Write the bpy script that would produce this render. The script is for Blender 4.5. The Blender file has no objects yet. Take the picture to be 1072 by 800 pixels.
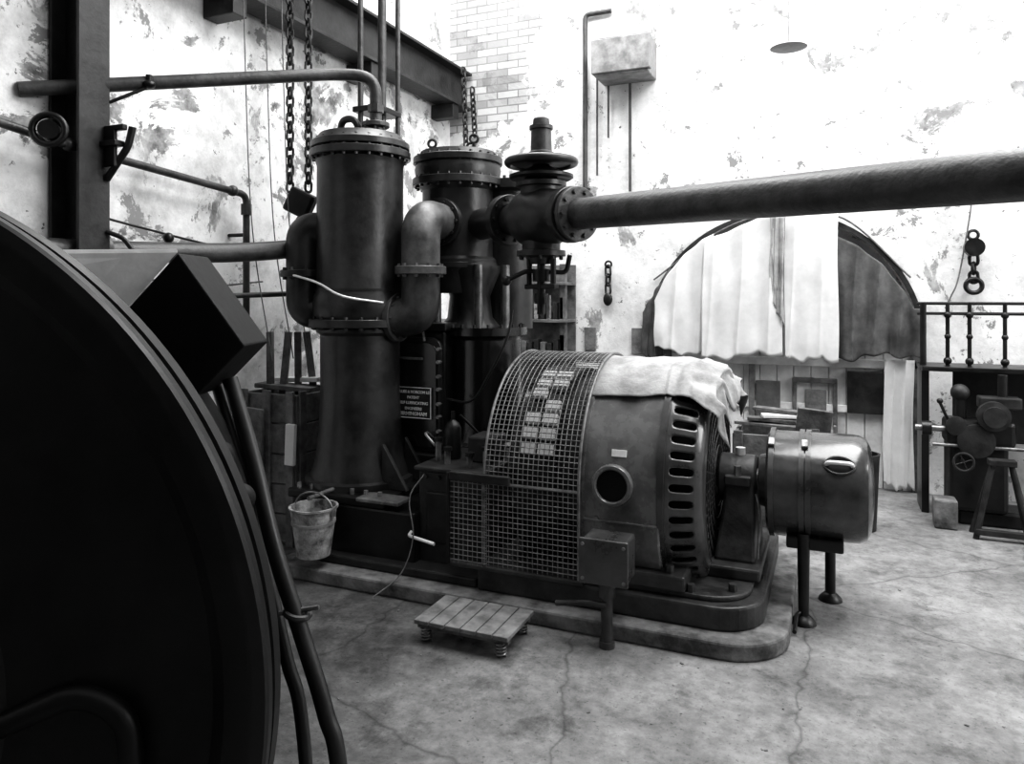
import bpy, bmesh, math, random
from mathutils import Vector, Matrix, Euler
random.seed(4)
S=bpy.context.scene
pi=math.pi
ANG=math.radians(23.4)
CA,SA=math.cos(ANG),math.sin(ANG)
def V(r,f,z):            # camera-aligned metric frame (right, forward, up) -> room frame; positions read from image pixels
    return Vector((CA*r-SA*f, SA*r+CA*f, z))
# ---------------------------------------------------------------- materials
def newmat(n):
    m=bpy.data.materials.new(n); m.use_nodes=True
    nt=m.node_tree; b=nt.nodes['Principled BSDF']
    return m,nt,b
def mat(n,c1,c2,scale=6,rough=.45,metal=0,bump=.15,lo=.35,hi=.65,bscale=None,rv=.15,coat=0,spec=.5):
    m,nt,b=newmat(n); N=nt.nodes; L=nt.links
    tc=N.new('ShaderNodeTexCoord')
    no=N.new('ShaderNodeTexNoise'); no.inputs['Scale'].default_value=scale; no.inputs['Detail'].default_value=8; no.inputs['Roughness'].default_value=.65
    L.new(tc.outputs['Object'],no.inputs['Vector'])
    cr=N.new('ShaderNodeValToRGB'); cr.color_ramp.elements[0].position=lo; cr.color_ramp.elements[1].position=hi
    cr.color_ramp.elements[0].color=(c1,c1,c1,1); cr.color_ramp.elements[1].color=(c2,c2,c2,1)
    L.new(no.outputs['Fac'],cr.inputs['Fac']); L.new(cr.outputs['Color'],b.inputs['Base Color'])
    mr=N.new('ShaderNodeMapRange'); mr.inputs['To Min'].default_value=max(.05,rough-rv); mr.inputs['To Max'].default_value=min(1,rough+rv)
    L.new(no.outputs['Fac'],mr.inputs['Value']); L.new(mr.outputs['Result'],b.inputs['Roughness'])
    b.inputs['Metallic'].default_value=metal; b.inputs['Specular IOR Level'].default_value=spec
    if coat: b.inputs['Coat Weight'].default_value=coat; b.inputs['Coat Roughness'].default_value=.15
    if bump:
        n2=N.new('ShaderNodeTexNoise'); n2.inputs['Scale'].default_value=bscale or scale*5; n2.inputs['Detail'].default_value=6
        L.new(tc.outputs['Object'],n2.inputs['Vector'])
        bp=N.new('ShaderNodeBump'); bp.inputs['Strength'].default_value=bump; bp.inputs['Distance'].default_value=.01
        L.new(n2.outputs['Fac'],bp.inputs['Height']); L.new(bp.outputs['Normal'],b.inputs['Normal'])
    return m
IRON=mat('black_painted_iron',.004,.014,9,.36,0,.12,spec=.4)
IRON2=mat('grimy_iron',.008,.035,7,.5,0,.25,spec=.4)
CYLM=mat('oily_cylinder_paint',.007,.034,5,.36,0,.18,spec=.5)
PIPE=mat('lagged_pipe_paint',.02,.065,10,.42,0,.3)
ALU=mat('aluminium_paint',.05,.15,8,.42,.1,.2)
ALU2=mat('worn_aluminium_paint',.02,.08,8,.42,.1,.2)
CASE=mat('generator_enamel',.055,.17,5,.26,0,.12,coat=.5)
BELL=mat('end_bell_enamel',.02,.07,6,.3,0,.12,coat=.4)
BED=mat('dusty_bed_iron',.008,.05,6,.42,0,.3)
BLK=mat('dull_black',.002,.006,10,.6,0,.1,spec=.2)  # even black; on the opening discs it stands for the dark inside
DRUM=mat('drum_matt_black',.002,.010,5,.42,0,.10,spec=.35)
GLOS=mat('glossy_black_enamel',.003,.010,5,.18,0,.05,coat=.5)
CONC=mat('plinth_concrete',.04,.22,7,.85,0,.5)
STEEL=mat('worn_steel',.10,.30,12,.35,.6,.1)
BRIGHT=mat('polished_metal',.6,.9,10,.35,.2,.05)
WOOD=mat('old_wood',.04,.16,9,.8,0,.4)
WOOD2=mat('grey_planks',.07,.21,9,.8,0,.4)
WHT=mat('whitewashed_board',.50,.80,4,.8,0,.2)
CANV=mat('canvas_cloth',.22,.42,6,.9,0,.3,bscale=60)
SHEET=mat('white_sheet',.55,.72,3,.9,0,.15)
GREYC=mat('grey_blanket',.05,.13,5,.95,0,.3)
RUB=mat('rubber_cable',.004,.010,8,.4,0,.05)
ROPE=mat('rope_fibre',.08,.18,20,.9,0,.2)
WIRE=mat('guard_wire',.10,.25,20,.4,.3,0)
BUCK=mat('plaster_splashed_bucket',.05,.42,14,.7,0,.4)
GALV=mat('galvanised_conduit',.14,.30,10,.5,.2,.1)
EXC=mat('exciter_enamel',.018,.06,5,.22,0,.08,coat=.5)
FW_=mat('dark_brick',.05,.14,3,.9,0,.3)  # brick kept dark so the front wall returns little light
def plaster(n,brick):
    m,nt,b=newmat(n); N=nt.nodes; L=nt.links
    tc=N.new('ShaderNodeTexCoord'); sp=N.new('ShaderNodeSeparateXYZ'); L.new(tc.outputs['Object'],sp.inputs[0])
    def noise(s,d=9,r=.65,dist=0):
        t=N.new('ShaderNodeTexNoise'); t.inputs['Scale'].default_value=s; t.inputs['Detail'].default_value=d; t.inputs['Roughness'].default_value=r
        t.inputs['Distortion'].default_value=dist; L.new(tc.outputs['Object'],t.inputs['Vector']); return t.outputs['Fac']
    def ramp(f,a,c,v0,v1):
        r=N.new('ShaderNodeValToRGB'); r.color_ramp.elements[0].position=a; r.color_ramp.elements[1].position=c
        r.color_ramp.elements[0].color=(v0,v0,v0,1); r.color_ramp.elements[1].color=(v1,v1,v1,1); L.new(f,r.inputs[0]); return r.outputs[0]
    def mix(f,a,c):
        x=N.new('ShaderNodeMix'); x.data_type='RGBA'; L.new(f,x.inputs[0])
        for i,v in ((6,a),(7,c)):
            if isinstance(v,float): x.inputs[i].default_value=(v,v,v,1)
            else: L.new(v,x.inputs[i])
        return x.outputs[2]
    base=ramp(noise(1.6,12,.75),.34,.56,.42 if not brick else .46,.78 if brick else .82)
    peel=ramp(noise(1.7,12,.72,.6),.575 if brick else .56,.595 if brick else .58,0,1)
    inner=ramp(noise(9),.35,.65,.18 if brick else .12,.45 if brick else .5)
    col=mix(peel,base,inner)
    p2=ramp(noise(3.4,12,.75,.3),.59 if brick else .58,.605 if brick else .60,0,1)
    col=mix(p2,col,.24 if brick else .26)
    spk=ramp(noise(14,4,.7),.67,.69,0,1)
    col=mix(spk,col,.14)
    if brick:
        cx=N.new('ShaderNodeCombineXYZ'); L.new(sp.outputs['X'],cx.inputs['X']); L.new(sp.outputs['Z'],cx.inputs['Y'])
        br=N.new('ShaderNodeTexBrick'); L.new(cx.outputs[0],br.inputs['Vector']); br.inputs['Scale'].default_value=1
        br.inputs['Brick Width'].default_value=.23; br.inputs['Row Height'].default_value=.075; br.inputs['Mortar Size'].default_value=.007
        br.inputs['Color1'].default_value=(.22,.22,.22,1); br.inputs['Color2'].default_value=(.55,.55,.55,1); br.inputs['Mortar'].default_value=(.16,.16,.16,1)
        a=N.new('ShaderNodeMapRange'); a.inputs['From Min'].default_value=-3.3; a.inputs['From Max'].default_value=-2.3; a.inputs['To Min'].default_value=.9; a.inputs['To Max'].default_value=0; L.new(sp.outputs['X'],a.inputs[0])
        z=N.new('ShaderNodeMapRange'); z.inputs['From Min'].default_value=3.0; z.inputs['From Max'].default_value=3.6; L.new(sp.outputs['Z'],z.inputs[0])
        mu=N.new('ShaderNodeMath'); mu.operation='MULTIPLY'; L.new(a.outputs[0],mu.inputs[0]); L.new(z.outputs[0],mu.inputs[1])
        ad=N.new('ShaderNodeMath'); ad.operation='MULTIPLY_ADD'; L.new(noise(3.0),ad.inputs[0]); ad.inputs[1].default_value=1.2; L.new(mu.outputs[0],ad.inputs[2])
        f=ramp(ad.outputs[0],.95,1.15,0,.85)
        col=mix(f,col,br.outputs['Color'])
    L.new(col,b.inputs['Base Color']); b.inputs['Roughness'].default_value=.9; b.inputs['Specular IOR Level'].default_value=.2
    bp=N.new('ShaderNodeBump'); bp.inputs['Strength'].default_value=.5; bp.inputs['Distance'].default_value=.02
    L.new(noise(5,10),bp.inputs['Height']); L.new(bp.outputs[0],b.inputs['Normal'])
    return m
PL1=plaster('peeling_plaster_brick',True); PL2=plaster('peeling_plaster',False)
def floormat():
    m,nt,b=newmat('worn_concrete_floor'); N=nt.nodes; L=nt.links
    tc=N.new('ShaderNodeTexCoord')
    def noise(s,d=10,r=.65,dist=0):
        t=N.new('ShaderNodeTexNoise'); t.inputs['Scale'].default_value=s; t.inputs['Detail'].default_value=d; t.inputs['Roughness'].default_value=r
        t.inputs['Distortion'].default_value=dist; L.new(tc.outputs['Object'],t.inputs['Vector']); return t.outputs['Fac']
    def ramp(f,a,c,v0,v1):
        r=N.new('ShaderNodeValToRGB'); r.color_ramp.elements[0].position=a; r.color_ramp.elements[1].position=c
        r.color_ramp.elements[0].color=(v0,v0,v0,1); r.color_ramp.elements[1].color=(v1,v1,v1,1); L.new(f,r.inputs[0]); return r.outputs[0]
    def mul(a,c):
        x=N.new('ShaderNodeMix'); x.data_type='RGBA'; x.blend_type='MULTIPLY'; x.inputs[0].default_value=1; L.new(a,x.inputs[6]); L.new(c,x.inputs[7]); return x.outputs[2]
    c=ramp(noise(1.3,14,.72,.1),.32,.66,.12,.34)
    c=mul(c,ramp(noise(16,10,.75),.3,.6,.55,1))
    c=mul(c,ramp(noise(3.6,12,.75,.2),.34,.48,.45,1))
    c=mul(c,ramp(noise(45,4,.7),.32,.42,.5,1))
    # hairline cracks
    vo=N.new('ShaderNodeTexVoronoi'); vo.feature='DISTANCE_TO_EDGE'; vo.inputs['Scale'].default_value=.8
    mx=N.new('ShaderNodeMix'); mx.data_type='RGBA'; mx.inputs[0].default_value=.12; L.new(tc.outputs['Object'],mx.inputs[6])
    tn=N.new('ShaderNodeTexNoise'); tn.inputs['Scale'].default_value=5; L.new(tc.outputs['Object'],tn.inputs['Vector']); L.new(tn.outputs['Color'],mx.inputs[7]); L.new(mx.outputs[2],vo.inputs['Vector'])
    c=mul(c,ramp(vo.outputs['Distance'],.0,.006,.55,1))
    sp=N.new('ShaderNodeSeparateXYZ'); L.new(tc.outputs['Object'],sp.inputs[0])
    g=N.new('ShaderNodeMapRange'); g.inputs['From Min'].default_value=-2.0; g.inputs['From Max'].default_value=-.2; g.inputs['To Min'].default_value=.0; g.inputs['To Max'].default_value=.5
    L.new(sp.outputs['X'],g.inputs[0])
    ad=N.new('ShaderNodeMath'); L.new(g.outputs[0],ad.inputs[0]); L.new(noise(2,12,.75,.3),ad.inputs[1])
    c=mul(c,ramp(ad.outputs[0],.42,.88,.20,1))  # oil staining plus shade painted into the colour, darker towards the left
    L.new(c,b.inputs['Base Color']); b.inputs['Specular IOR Level'].default_value=.3
    r=N.new('ShaderNodeMapRange'); r.inputs['To Min'].default_value=.45; r.inputs['To Max'].default_value=.8; L.new(noise(3),r.inputs[0]); L.new(r.outputs[0],b.inputs['Roughness'])
    bp=N.new('ShaderNodeBump'); bp.inputs['Strength'].default_value=.4; bp.inputs['Distance'].default_value=.01
    L.new(noise(20),bp.inputs['Height']); L.new(bp.outputs[0],b.inputs['Normal'])
    return m
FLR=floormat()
# ---------------------------------------------------------------- builders
def grp(n,loc=(0,0,0)):
    e=bpy.data.objects.new(n,None); e.location=loc; e.empty_display_size=.1; S.collection.objects.link(e); return e
def fin(bm,n,m,par=None,smooth=True,bev=0,angle=40):
    bmesh.ops.recalc_face_normals(bm,faces=bm.faces)
    me=bpy.data.meshes.new(n); bm.to_mesh(me); bm.free()
    me.materials.append(m)
    o=bpy.data.objects.new(n,me); S.collection.objects.link(o)
    if smooth:
        for p in me.polygons: p.use_smooth=True
        try: me.set_sharp_from_angle(angle=math.radians(angle))
        except Exception: pass
    if bev:
        b=o.modifiers.new('bevel','BEVEL'); b.width=bev; b.segments=2; b.limit_method='ANGLE'
    if par:
        o.parent=par; o.matrix_parent_inverse=Matrix.Translation(-Vector(par.location))
    return o
def box(par,n,c,s,m,rot=None,bev=.006):
    bm=bmesh.new(); bmesh.ops.create_cube(bm,size=1)
    M=Matrix.Translation(Vector(c))@(Euler(rot).to_matrix().to_4x4() if rot else Matrix())@Matrix.Diagonal((*s,1))
    bmesh.ops.transform(bm,matrix=M,verts=bm.verts)
    return fin(bm,n,m,par,False,bev)
def boxb(par,n,x0,x1,y0,y1,z0,z1,m,bev=.006):
    return box(par,n,((x0+x1)/2,(y0+y1)/2,(z0+z1)/2),(x1-x0,y1-y0,z1-z0),m,None,bev)
def frame(ax):
    ax=Vector(ax).normalized()
    return ax.to_track_quat('Z','Y').to_matrix().to_4x4()
def lathe(par,n,prof,org,ax,m,seg=48,angle=35):
    bm=bmesh.new(); F=Matrix.Translation(Vector(org))@frame(ax); rings=[]
    for r,h in prof:
        if r<1e-5: rings.append([bm.verts.new(F@Vector((0,0,h)))])
        else: rings.append([bm.verts.new(F@Vector((r*math.cos(2*pi*i/seg),r*math.sin(2*pi*i/seg),h))) for i in range(seg)])
    for a,b in zip(rings,rings[1:]):
        if len(a)==1 and len(b)==1: continue
        for i in range(seg):
            j=(i+1)%seg
            if len(a)==1: bm.faces.new((a[0],b[i],b[j]))
            elif len(b)==1: bm.faces.new((a[i],a[j],b[0]))
            else: bm.faces.new((a[i],a[j],b[j],b[i]))
    return fin(bm,n,m,par,True,0,angle)
def cyl(par,n,a,b,r,m,r2=None,seg=32):
    a=Vector(a);b=Vector(b);h=(b-a).length; r2=r if r2 is None else r2
    return lathe(par,n,[(0,0),(r,0),(r2,h),(0,h)],a,b-a,m,seg)
def bolts(par,n,org,ax,R,num,r,h,m,ph=0):
    bm=bmesh.new(); F=Matrix.Translation(Vector(org))@frame(ax)
    for k in range(num):
        t=2*pi*(k+ph)/num; c=Vector((R*math.cos(t),R*math.sin(t),0))
        lo=[bm.verts.new(F@(c+Vector((r*math.cos(pi*i/3),r*math.sin(pi*i/3),-.002)))) for i in range(6)]
        hi=[bm.verts.new(F@(c+Vector((r*.9*math.cos(pi*i/3),r*.9*math.sin(pi*i/3),h)))) for i in range(6)]
        bm.faces.new(hi)
        for i in range(6): bm.faces.new((lo[i],lo[(i+1)%6],hi[(i+1)%6],hi[i]))
    return fin(bm,n,m,par,False)
def fillet(pts,rad,k=8):
    pts=[Vector(p) for p in pts]; out=[pts[0]]
    for i in range(1,len(pts)-1):
        p0,p,p1=pts[i-1],pts[i],pts[i+1]
        a=(p0-p);b=(p1-p); R=min(rad,a.length*.49,b.length*.49)
        A=p+a.normalized()*R;B=p+b.normalized()*R
        for t in range(k+1):
            u=t/k; out.append(A*(1-u)**2+p*2*u*(1-u)*1.0+B*u*u)
    out.append(pts[-1]); return out
def tube(par,n,pts,r,m,rad=.1,seg=16,k=8,radii=None,caps=True):
    P=fillet(pts,rad,k) if rad else [Vector(p) for p in pts]
    Q=[P[0]]
    for p in P[1:]:
        if (p-Q[-1]).length>1e-5: Q.append(p)
    P=Q; bm=bmesh.new(); rings=[]
    T=(P[1]-P[0]).normalized(); q=T.to_track_quat('Z','Y'); X=q@Vector((1,0,0))
    for i,p in enumerate(P):
        if i==0:t=P[1]-P[0]
        elif i==len(P)-1:t=P[-1]-P[-2]
        else:t=(P[i+1]-p).normalized()+(p-P[i-1]).normalized()
        t.normalize(); X=(X-t*X.dot(t)).normalized(); Y=t.cross(X)
        rr=r if radii is None else radii[i]
        rings.append([bm.verts.new(p+X*rr*math.cos(2*pi*s/seg)+Y*rr*math.sin(2*pi*s/seg)) for s in range(seg)])
    for a,b in zip(rings,rings[1:]):
        for i in range(seg): bm.faces.new((a[i],a[(i+1)%seg],b[(i+1)%seg],b[i]))
    if caps: bm.faces.new(rings[0]); bm.faces.new(rings[-1])
    return fin(bm,n,m,par,True,0,50)
def catm(pts,k=8):
    P=[Vector(p) for p in pts]; P=[P[0]*2-P[1]]+P+[P[-1]*2-P[-2]]; out=[]
    for i in range(1,len(P)-2):
        for t in range(k):
            u=t/k;a,b,c,d=P[i-1:i+3]
            out.append(.5*((2*b)+(c-a)*u+(2*a-5*b+4*c-d)*u*u+(3*b-a-3*c+d)*u**3))
    out.append(P[-2]); return out
def cable(par,n,pts,r,m,seg=10): return tube(par,n,catm(pts),r,m,0,seg)
def torus(par,n,c,ax,R,r,m,seg=40,ms=12):
    bm=bmesh.new(); F=Matrix.Translation(Vector(c))@frame(ax); rs=[]
    for i in range(seg):
        t=2*pi*i/seg
        rs.append([bm.verts.new(F@Vector(((R+r*math.cos(2*pi*j/ms))*math.cos(t),(R+r*math.cos(2*pi*j/ms))*math.sin(t),r*math.sin(2*pi*j/ms)))) for j in range(ms)])
    for i in range(seg):
        for j in range(ms): bm.faces.new((rs[i][j],rs[(i+1)%seg][j],rs[(i+1)%seg][(j+1)%ms],rs[i][(j+1)%ms]))
    return fin(bm,n,m,par)
def prism(par,n,poly,axis,lo,hi,m,bev=.006,smooth=False):
    f={'x':lambda p,h:(h,p[0],p[1]),'y':lambda p,h:(p[0],h,p[1]),'z':lambda p,h:(p[0],p[1],h)}[axis]
    bm=bmesh.new(); A=[bm.verts.new(f(p,lo)) for p in poly]; B=[bm.verts.new(f(p,hi)) for p in poly]
    bm.faces.new(A); bm.faces.new(B); k=len(poly)
    for i in range(k): bm.faces.new((A[i],A[(i+1)%k],B[(i+1)%k],B[i]))
    return fin(bm,n,m,par,smooth,bev,30)
def rrect(x0,x1,y0,y1,r):
    out=[]
    for (cx,cy,a0),rr in zip(((x0,y0,180),(x1,y0,270),(x1,y1,0),(x0,y1,90)),r):
        sx=1 if cx==x0 else -1; sy=1 if cy==y0 else -1
        if rr<=0: out.append((cx,cy)); continue
        for k in range(9):
            a=math.radians(a0+90*k/8); out.append((cx+sx*rr+rr*math.cos(a),cy+sy*rr+rr*math.sin(a)))
    return out
def flange(par,n,c,ax,R,t,m,nb=8,br=.014):
    ax=Vector(ax).normalized(); c=Vector(c)
    lathe(par,n,[(0,-t/2),(R-.004,-t/2),(R,-t/2+.004),(R,t/2-.004),(R-.004,t/2),(0,t/2)],c,ax,m,40)
    bolts(par,n+'_bolts',c+ax*t/2,ax,R-.028,nb,br,.016,m); bolts(par,n+'_nuts',c-ax*t/2,-ax,R-.028,nb,br,.016,m)
def sphere(par,n,c,r,m,sc=(1,1,1)):
    bm=bmesh.new(); bmesh.ops.create_uvsphere(bm,u_segments=24,v_segments=16,radius=r)
    bmesh.ops.transform(bm,matrix=Matrix.Translation(Vector(c))@Matrix.Diagonal((*sc,1)),verts=bm.verts)
    return fin(bm,n,m,par)
# ================================================================= ROOM
XL,XR,YB,YF,H=-3.65,4.6,6.8,-3.0,6.0
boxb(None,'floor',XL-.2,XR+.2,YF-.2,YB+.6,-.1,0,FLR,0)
boxb(None,'wall_left',XL-.2,XL,YF-.2,YB+.2,0,H,PL2,0)
boxb(None,'wall_right',XR,XR+.2,YF-.2,YB+.2,0,H,PL2,0)
boxb(None,'wall_front',XL,XR,YF-.2,YF,0,H,FW_,0)  # unseen wall behind the camera, added dark to cut frontal light
ACX,ACZ,AR=-.43,1.2,1.11
bm=bmesh.new()
def quad(pts): bm.faces.new([bm.verts.new(p) for p in pts])
x0,x1=ACX-AR,ACX+AR
quad([(XL,YB,0),(x0,YB,0),(x0,YB,H),(XL,YB,H)]); quad([(x1,YB,0),(XR,YB,0),(XR,YB,H),(x1,YB,H)])
NA=40; ap=[(ACX-AR*math.cos(pi*i/NA),ACZ+AR*math.sin(pi*i/NA)) for i in range(NA+1)]
for (a,az),(b,bz) in zip(ap,ap[1:]):
    quad([(a,YB,az),(b,YB,bz),(b,YB,H),(a,YB,H)]); quad([(a,YB,az),(b,YB,bz),(b,YB+.3,bz),(a,YB+.3,az)])
for x in (x0,x1): quad([(x,YB,0),(x,YB+.3,0),(x,YB+.3,ACZ),(x,YB,ACZ)])
quad([(XL,YB+.3,0),(XR,YB+.3,0),(XR,YB+.3,H),(XL,YB+.3,H)])
wb=fin(bm,'wall_back',PL1,None,False)
bm=bmesh.new(); ro=[]
for i in range(NA+1):
    t=pi*i/NA
    ro.append([bm.verts.new((ACX-r*math.cos(t),y,ACZ+r*math.sin(t))) for r,y in ((AR-.01,YB-.005),(AR-.01,YB-.03),(AR+.03,YB-.03),(AR+.03,YB-.005))])
for a,b in zip(ro,ro[1:]):
    for j in range(4): bm.faces.new((a[j],b[j],b[(j+1)%4],a[(j+1)%4]))
fin(bm,'trim_1',IRON2)
# ================================================================= DOOR BOARDING + CURTAINS
g=grp('boarded_arch_doorway',(ACX,YB,0))
n=16
for i in range(n):
    a=x0+i*(x1-x0)/n
    boxb(g,'board_%d'%i,a+.003,a+(x1-x0)/n-.003,YB+.02+.003*(i%3),YB+.05,0.0,1.35,WHT,.003)
boxb(g,'board_backing',x0,x1,YB+.055,YB+.07,0,1.4,WHT,0)
boxb(g,'rail_mid',x0+.01,x1-.01,YB-.02,YB+.02,1.0,1.07,WHT)
boxb(g,'rail_low',x0+.01,x1-.01,YB-.01,YB+.02,.62,.68,WHT)
boxb(g,'jamb_right',x1-.07,x1,YB-.02,YB+.02,0,1.4,WOOD)
for px,w in ((-.30,.035),(.02,.035)): boxb(g,'hatch_stile',px,px+w,YB-.03,YB+.02,.30,.88,WOOD)
boxb(g,'hatch_head',-.30,.055,YB-.035,YB+.02,.86,.90,WOOD)
boxb(g,'hatch_panel',-.20,-.03,YB-.02,YB+.02,.34,.80,WOOD2)
boxb(g,'dark_panel',.13,.40,YB-.03,YB+.02,.62,.97,IRON2)
boxb(g,'post_mid',-.66,-.61,YB-.03,YB+.02,0,1.0,WOOD2)
boxb(g,'dark_gap',-.60,-.40,YB-.02,YB+.02,.0,.86,GREYC)
def cloth(n,xa,xb,ztop,zbot,y,amp,fr,m,ph=0,nx=70,nz=40,rag=.02,par=None,flare=0,crump=.12):
    bm=bmesh.new(); G=[]
    for i in range(nx+1):
        u=i/nx; x=xa+(xb-xa)*u; zt=ztop(u); zb=zbot(u)+rag*math.sin(u*9+ph)+rag*.6*math.sin(u*23+ph*2); col=[]
        for j in range(nz+1):
            v=j/nz; z=zt+(zb-zt)*v
            a=math.sin(u*fr*2*pi+ph+v*.7); w=(1-2*abs(a)**.7)+.5*math.sin(u*fr*4.7*pi+ph*1.7-v*1.0)+.3*math.sin(u*fr*9+v*1.5+ph)+crump*math.sin(u*13-v*9+ph)
            col.append(bm.verts.new((x+flare*(u-.5)*v+.006*math.sin(v*6+u*20+ph),y-amp*(.35+.65*v)*w-amp*1.2,z)))
        G.append(col)
    for i in range(nx):
        for j in range(nz): bm.faces.new((G[i][j],G[i+1][j],G[i+1][j+1],G[i][j+1]))
    o=fin(bm,n,m,par,True,0,180); s=o.modifiers.new('s','SOLIDIFY'); s.thickness=.004; return o
def archz(x,off=0): 
    d=AR**2-(x-ACX)**2
    return ACZ+math.sqrt(max(d,0.0))+off
g=grp('hanging_dust_sheets',(ACX,YB,ACZ))
cloth('grey_edge_sheet',-1.60,-1.34,lambda u:1.45+.42*u,lambda u:1.03,YB-.04,.026,1.5,GREYC,1,par=g)
cloth('white_sheet_left',-1.47,-.95,lambda u:min(archz(-1.47+.52*u,-.03),1.76+.42*u),lambda u:1.12-.06*u,YB-.12,.020,1.1,SHEET,.4,par=g,nx=80)
cloth('white_sheet_middle',-1.02,-.40,lambda u:archz(-1.02+.62*u,-.05-.03*math.sin(u*5)),lambda u:1.05+.06*u,YB-.17,.024,1.3,SHEET,1.9,par=g,nx=90,flare=.05)
cloth('grey_gap_sheet',-.50,-.30,lambda u:2.26,lambda u:1.35,YB-.11,.03,1.6,GREYC,2.2,par=g)
cloth('gathered_fold',-.47,-.36,lambda u:2.27,lambda u:1.6-.25*u,YB-.19,.03,1.0,CANV,.3,par=g,nx=30)
cloth('white_sheet_centre',-.355,.06,lambda u:2.31-.03*u,lambda u:1.07-.01*u,YB-.17,.014,.9,SHEET,2,par=g,crump=.05)
cloth('grey_blanket_right',.03,.66,lambda u:max(1.5,archz(.03+.63*u,-.10)),lambda u:1.08+.05*u,YB-.09,.042,1.9,GREYC,3.1,par=g,nx=110,crump=.15)
cloth('low_white_sheet',.40,.62,lambda u:1.08,lambda u:.04,YB-.05,.012,1.2,SHEET,.7,par=g)
cable(g,'hanging_line',[(-1.5,YB-.03,1.75),(-.9,YB-.05,2.18),(-.43,YB-.05,2.31),(.1,YB-.05,2.25),(.6,YB-.03,1.75)],.008,ROPE)
# ================================================================= CONCRETE PLINTH
prism(None,'concrete_plinth',rrect(-2.93,-.17,3.32,4.95,(.03,.28,.2,.03)),'z',0,.08,CONC,.012)
# ================================================================= GENERATOR
AY,AZ=4.05,.64
g=grp('electric_generator',(-.9,AY,.08))
prism(g,'bedplate',rrect(-1.68,-.28,3.42,4.75,(.02,.22,.15,.02)),'z',.08,.19,BED,.012)
prism(g,'bedplate_lip',rrect(-1.66,-.34,3.47,4.70,(.02,.20,.13,.02)),'z',.19,.215,BED,.008)
boxb(g,'foot_front',-1.16,-.62,3.45,3.75,.215,.29,BED,.012)
boxb(g,'foot_back',-1.16,-.62,4.35,4.65,.215,.29,BED,.012)
for x in (-1.08,-.70): cyl(g,'foot_bolt',(x,3.50,.28),(x,3.50,.325),.022,BED,seg=6)
for x,y in ((-.42,3.58),(-.40,4.5),(-.60,3.50)): cyl(g,'bed_bolt',(x,y,.21),(x,y,.25),.02,BED,seg=6)
R=.60
AX=(1,0,0)
sec=[(AY+R*math.cos(t),AZ+R*math.sin(t)) for t in [pi*i/36 for i in range(37)]]
sec+=[(AY-R+.005,.42),(AY-R+.05,.29),(AY+R-.05,.29),(AY+R-.005,.42)]
prism(g,'stator_shell',sec,'x',-1.12,-.74,CASE,.008,True)
lathe(g,'stator_rim_near',[(.52,-.012),(R+.012,-.012),(R+.012,.02),(.52,.02)],(-.74,AY,AZ),AX,BELL,72)
lathe(g,'stator_rim_far',[(.52,-.02),(R+.012,-.02),(R+.012,.012),(.52,.012)],(-1.12,AY,AZ),AX,CASE,72)
bm=bmesh.new(); seg=96
pr=[(.598,-.74),(.598,-.715),(.592,-.70),(.585,-.66),(.575,-.62),(.56,-.585),(.548,-.57),(.535,-.555),(.51,-.545),(.47,-.545)]
rr=[[bm.verts.new((x,AY+r*math.cos(2*pi*i/seg),AZ+r*math.sin(2*pi*i/seg))) for i in range(seg)] for r,x in pr]
for k in range(len(pr)-1):
    for i in range(seg):
        if k in (2,3,4) and i%2==0: continue
        j=(i+1)%seg; bm.faces.new((rr[k][i],rr[k][j],rr[k+1][j],rr[k+1][i]))
o=fin(bm,'slotted_end_bell',BELL,g,True,0,180)
sb=o.modifiers.new('sub','SUBSURF'); sb.levels=2; sb.render_levels=2
so=o.modifiers.new('sol','SOLIDIFY'); so.thickness=.012; so.offset=-1
lathe(g,'inner_windings',[(0,-.76),(.53,-.76),(.53,-.62),(.44,-.60),(.2,-.60),(0,-.6)],(0,AY,AZ),AX,BLK,64)
for r in (.46,.40,.34,.28,.22,.16): torus(g,'grille_ring',(-.548,AY,AZ),AX,r,.0045,IRON2,64,6)
bm=bmesh.new()
for k in range(48):
    t=2*pi*k/48; d=Vector((0,math.cos(t),math.sin(t))); e=Vector((0,-math.sin(t),math.cos(t)))*.0035
    a=Vector((-.548,AY,AZ))+d*.10; b=Vector((-.548,AY,AZ))+d*.49
    q=[a-e,a+e,b+e,b-e]; v0=[bm.verts.new(p) for p in q]; v1=[bm.verts.new(p+Vector((-.008,0,0))) for p in q]
    bm.faces.new(v0); bm.faces.new(v1)
    for i in range(4): bm.faces.new((v0[i],v0[(i+1)%4],v1[(i+1)%4],v1[i]))
fin(bm,'grille_spokes',IRON2,g,False)
def onshell(x,deg,r): t=math.radians(deg); return Vector((x,AY-r*math.cos(t),AZ+r*math.sin(t)))
nrm=Vector((0,-1,.06)).normalized(); pc=Vector((-.965,AY-R-.002,AZ+.045))
lathe(g,'porthole_ring',[(.076,-.03),(.076,.018),(.082,.024),(.096,.022),(.101,.012),(.103,-.03)],pc,nrm,CASE,48)
cyl(g,'porthole_dark_disc',pc-nrm*.02,pc+nrm*.004,.077,BLK)  # solid black disc stands in for the shade inside the porthole
p=onshell(-.94,19,R+.002); box(g,'rating_plate',p,(.075,.006,.035),BRIGHT,(-.33,0,0),.002)
box(g,'shell_seam',(-.93,AY-R-.002,AZ-.13),(.36,.012,.012),CASE,None,.003)
for x in (-1.05,-.8):
    p=onshell(x,-12,R); cyl(g,'seam_bolt',p,p+Vector((0,-.02,0)),.014,CASE,seg=6)
cyl(g,'shaft',(-1.68,AY,AZ),(-.345,AY,AZ),.055,STEEL)
boxb(g,'pedestal_sole',-.56,-.31,3.72,4.38,.215,.275,BED,.012)
bm=bmesh.new()
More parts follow.
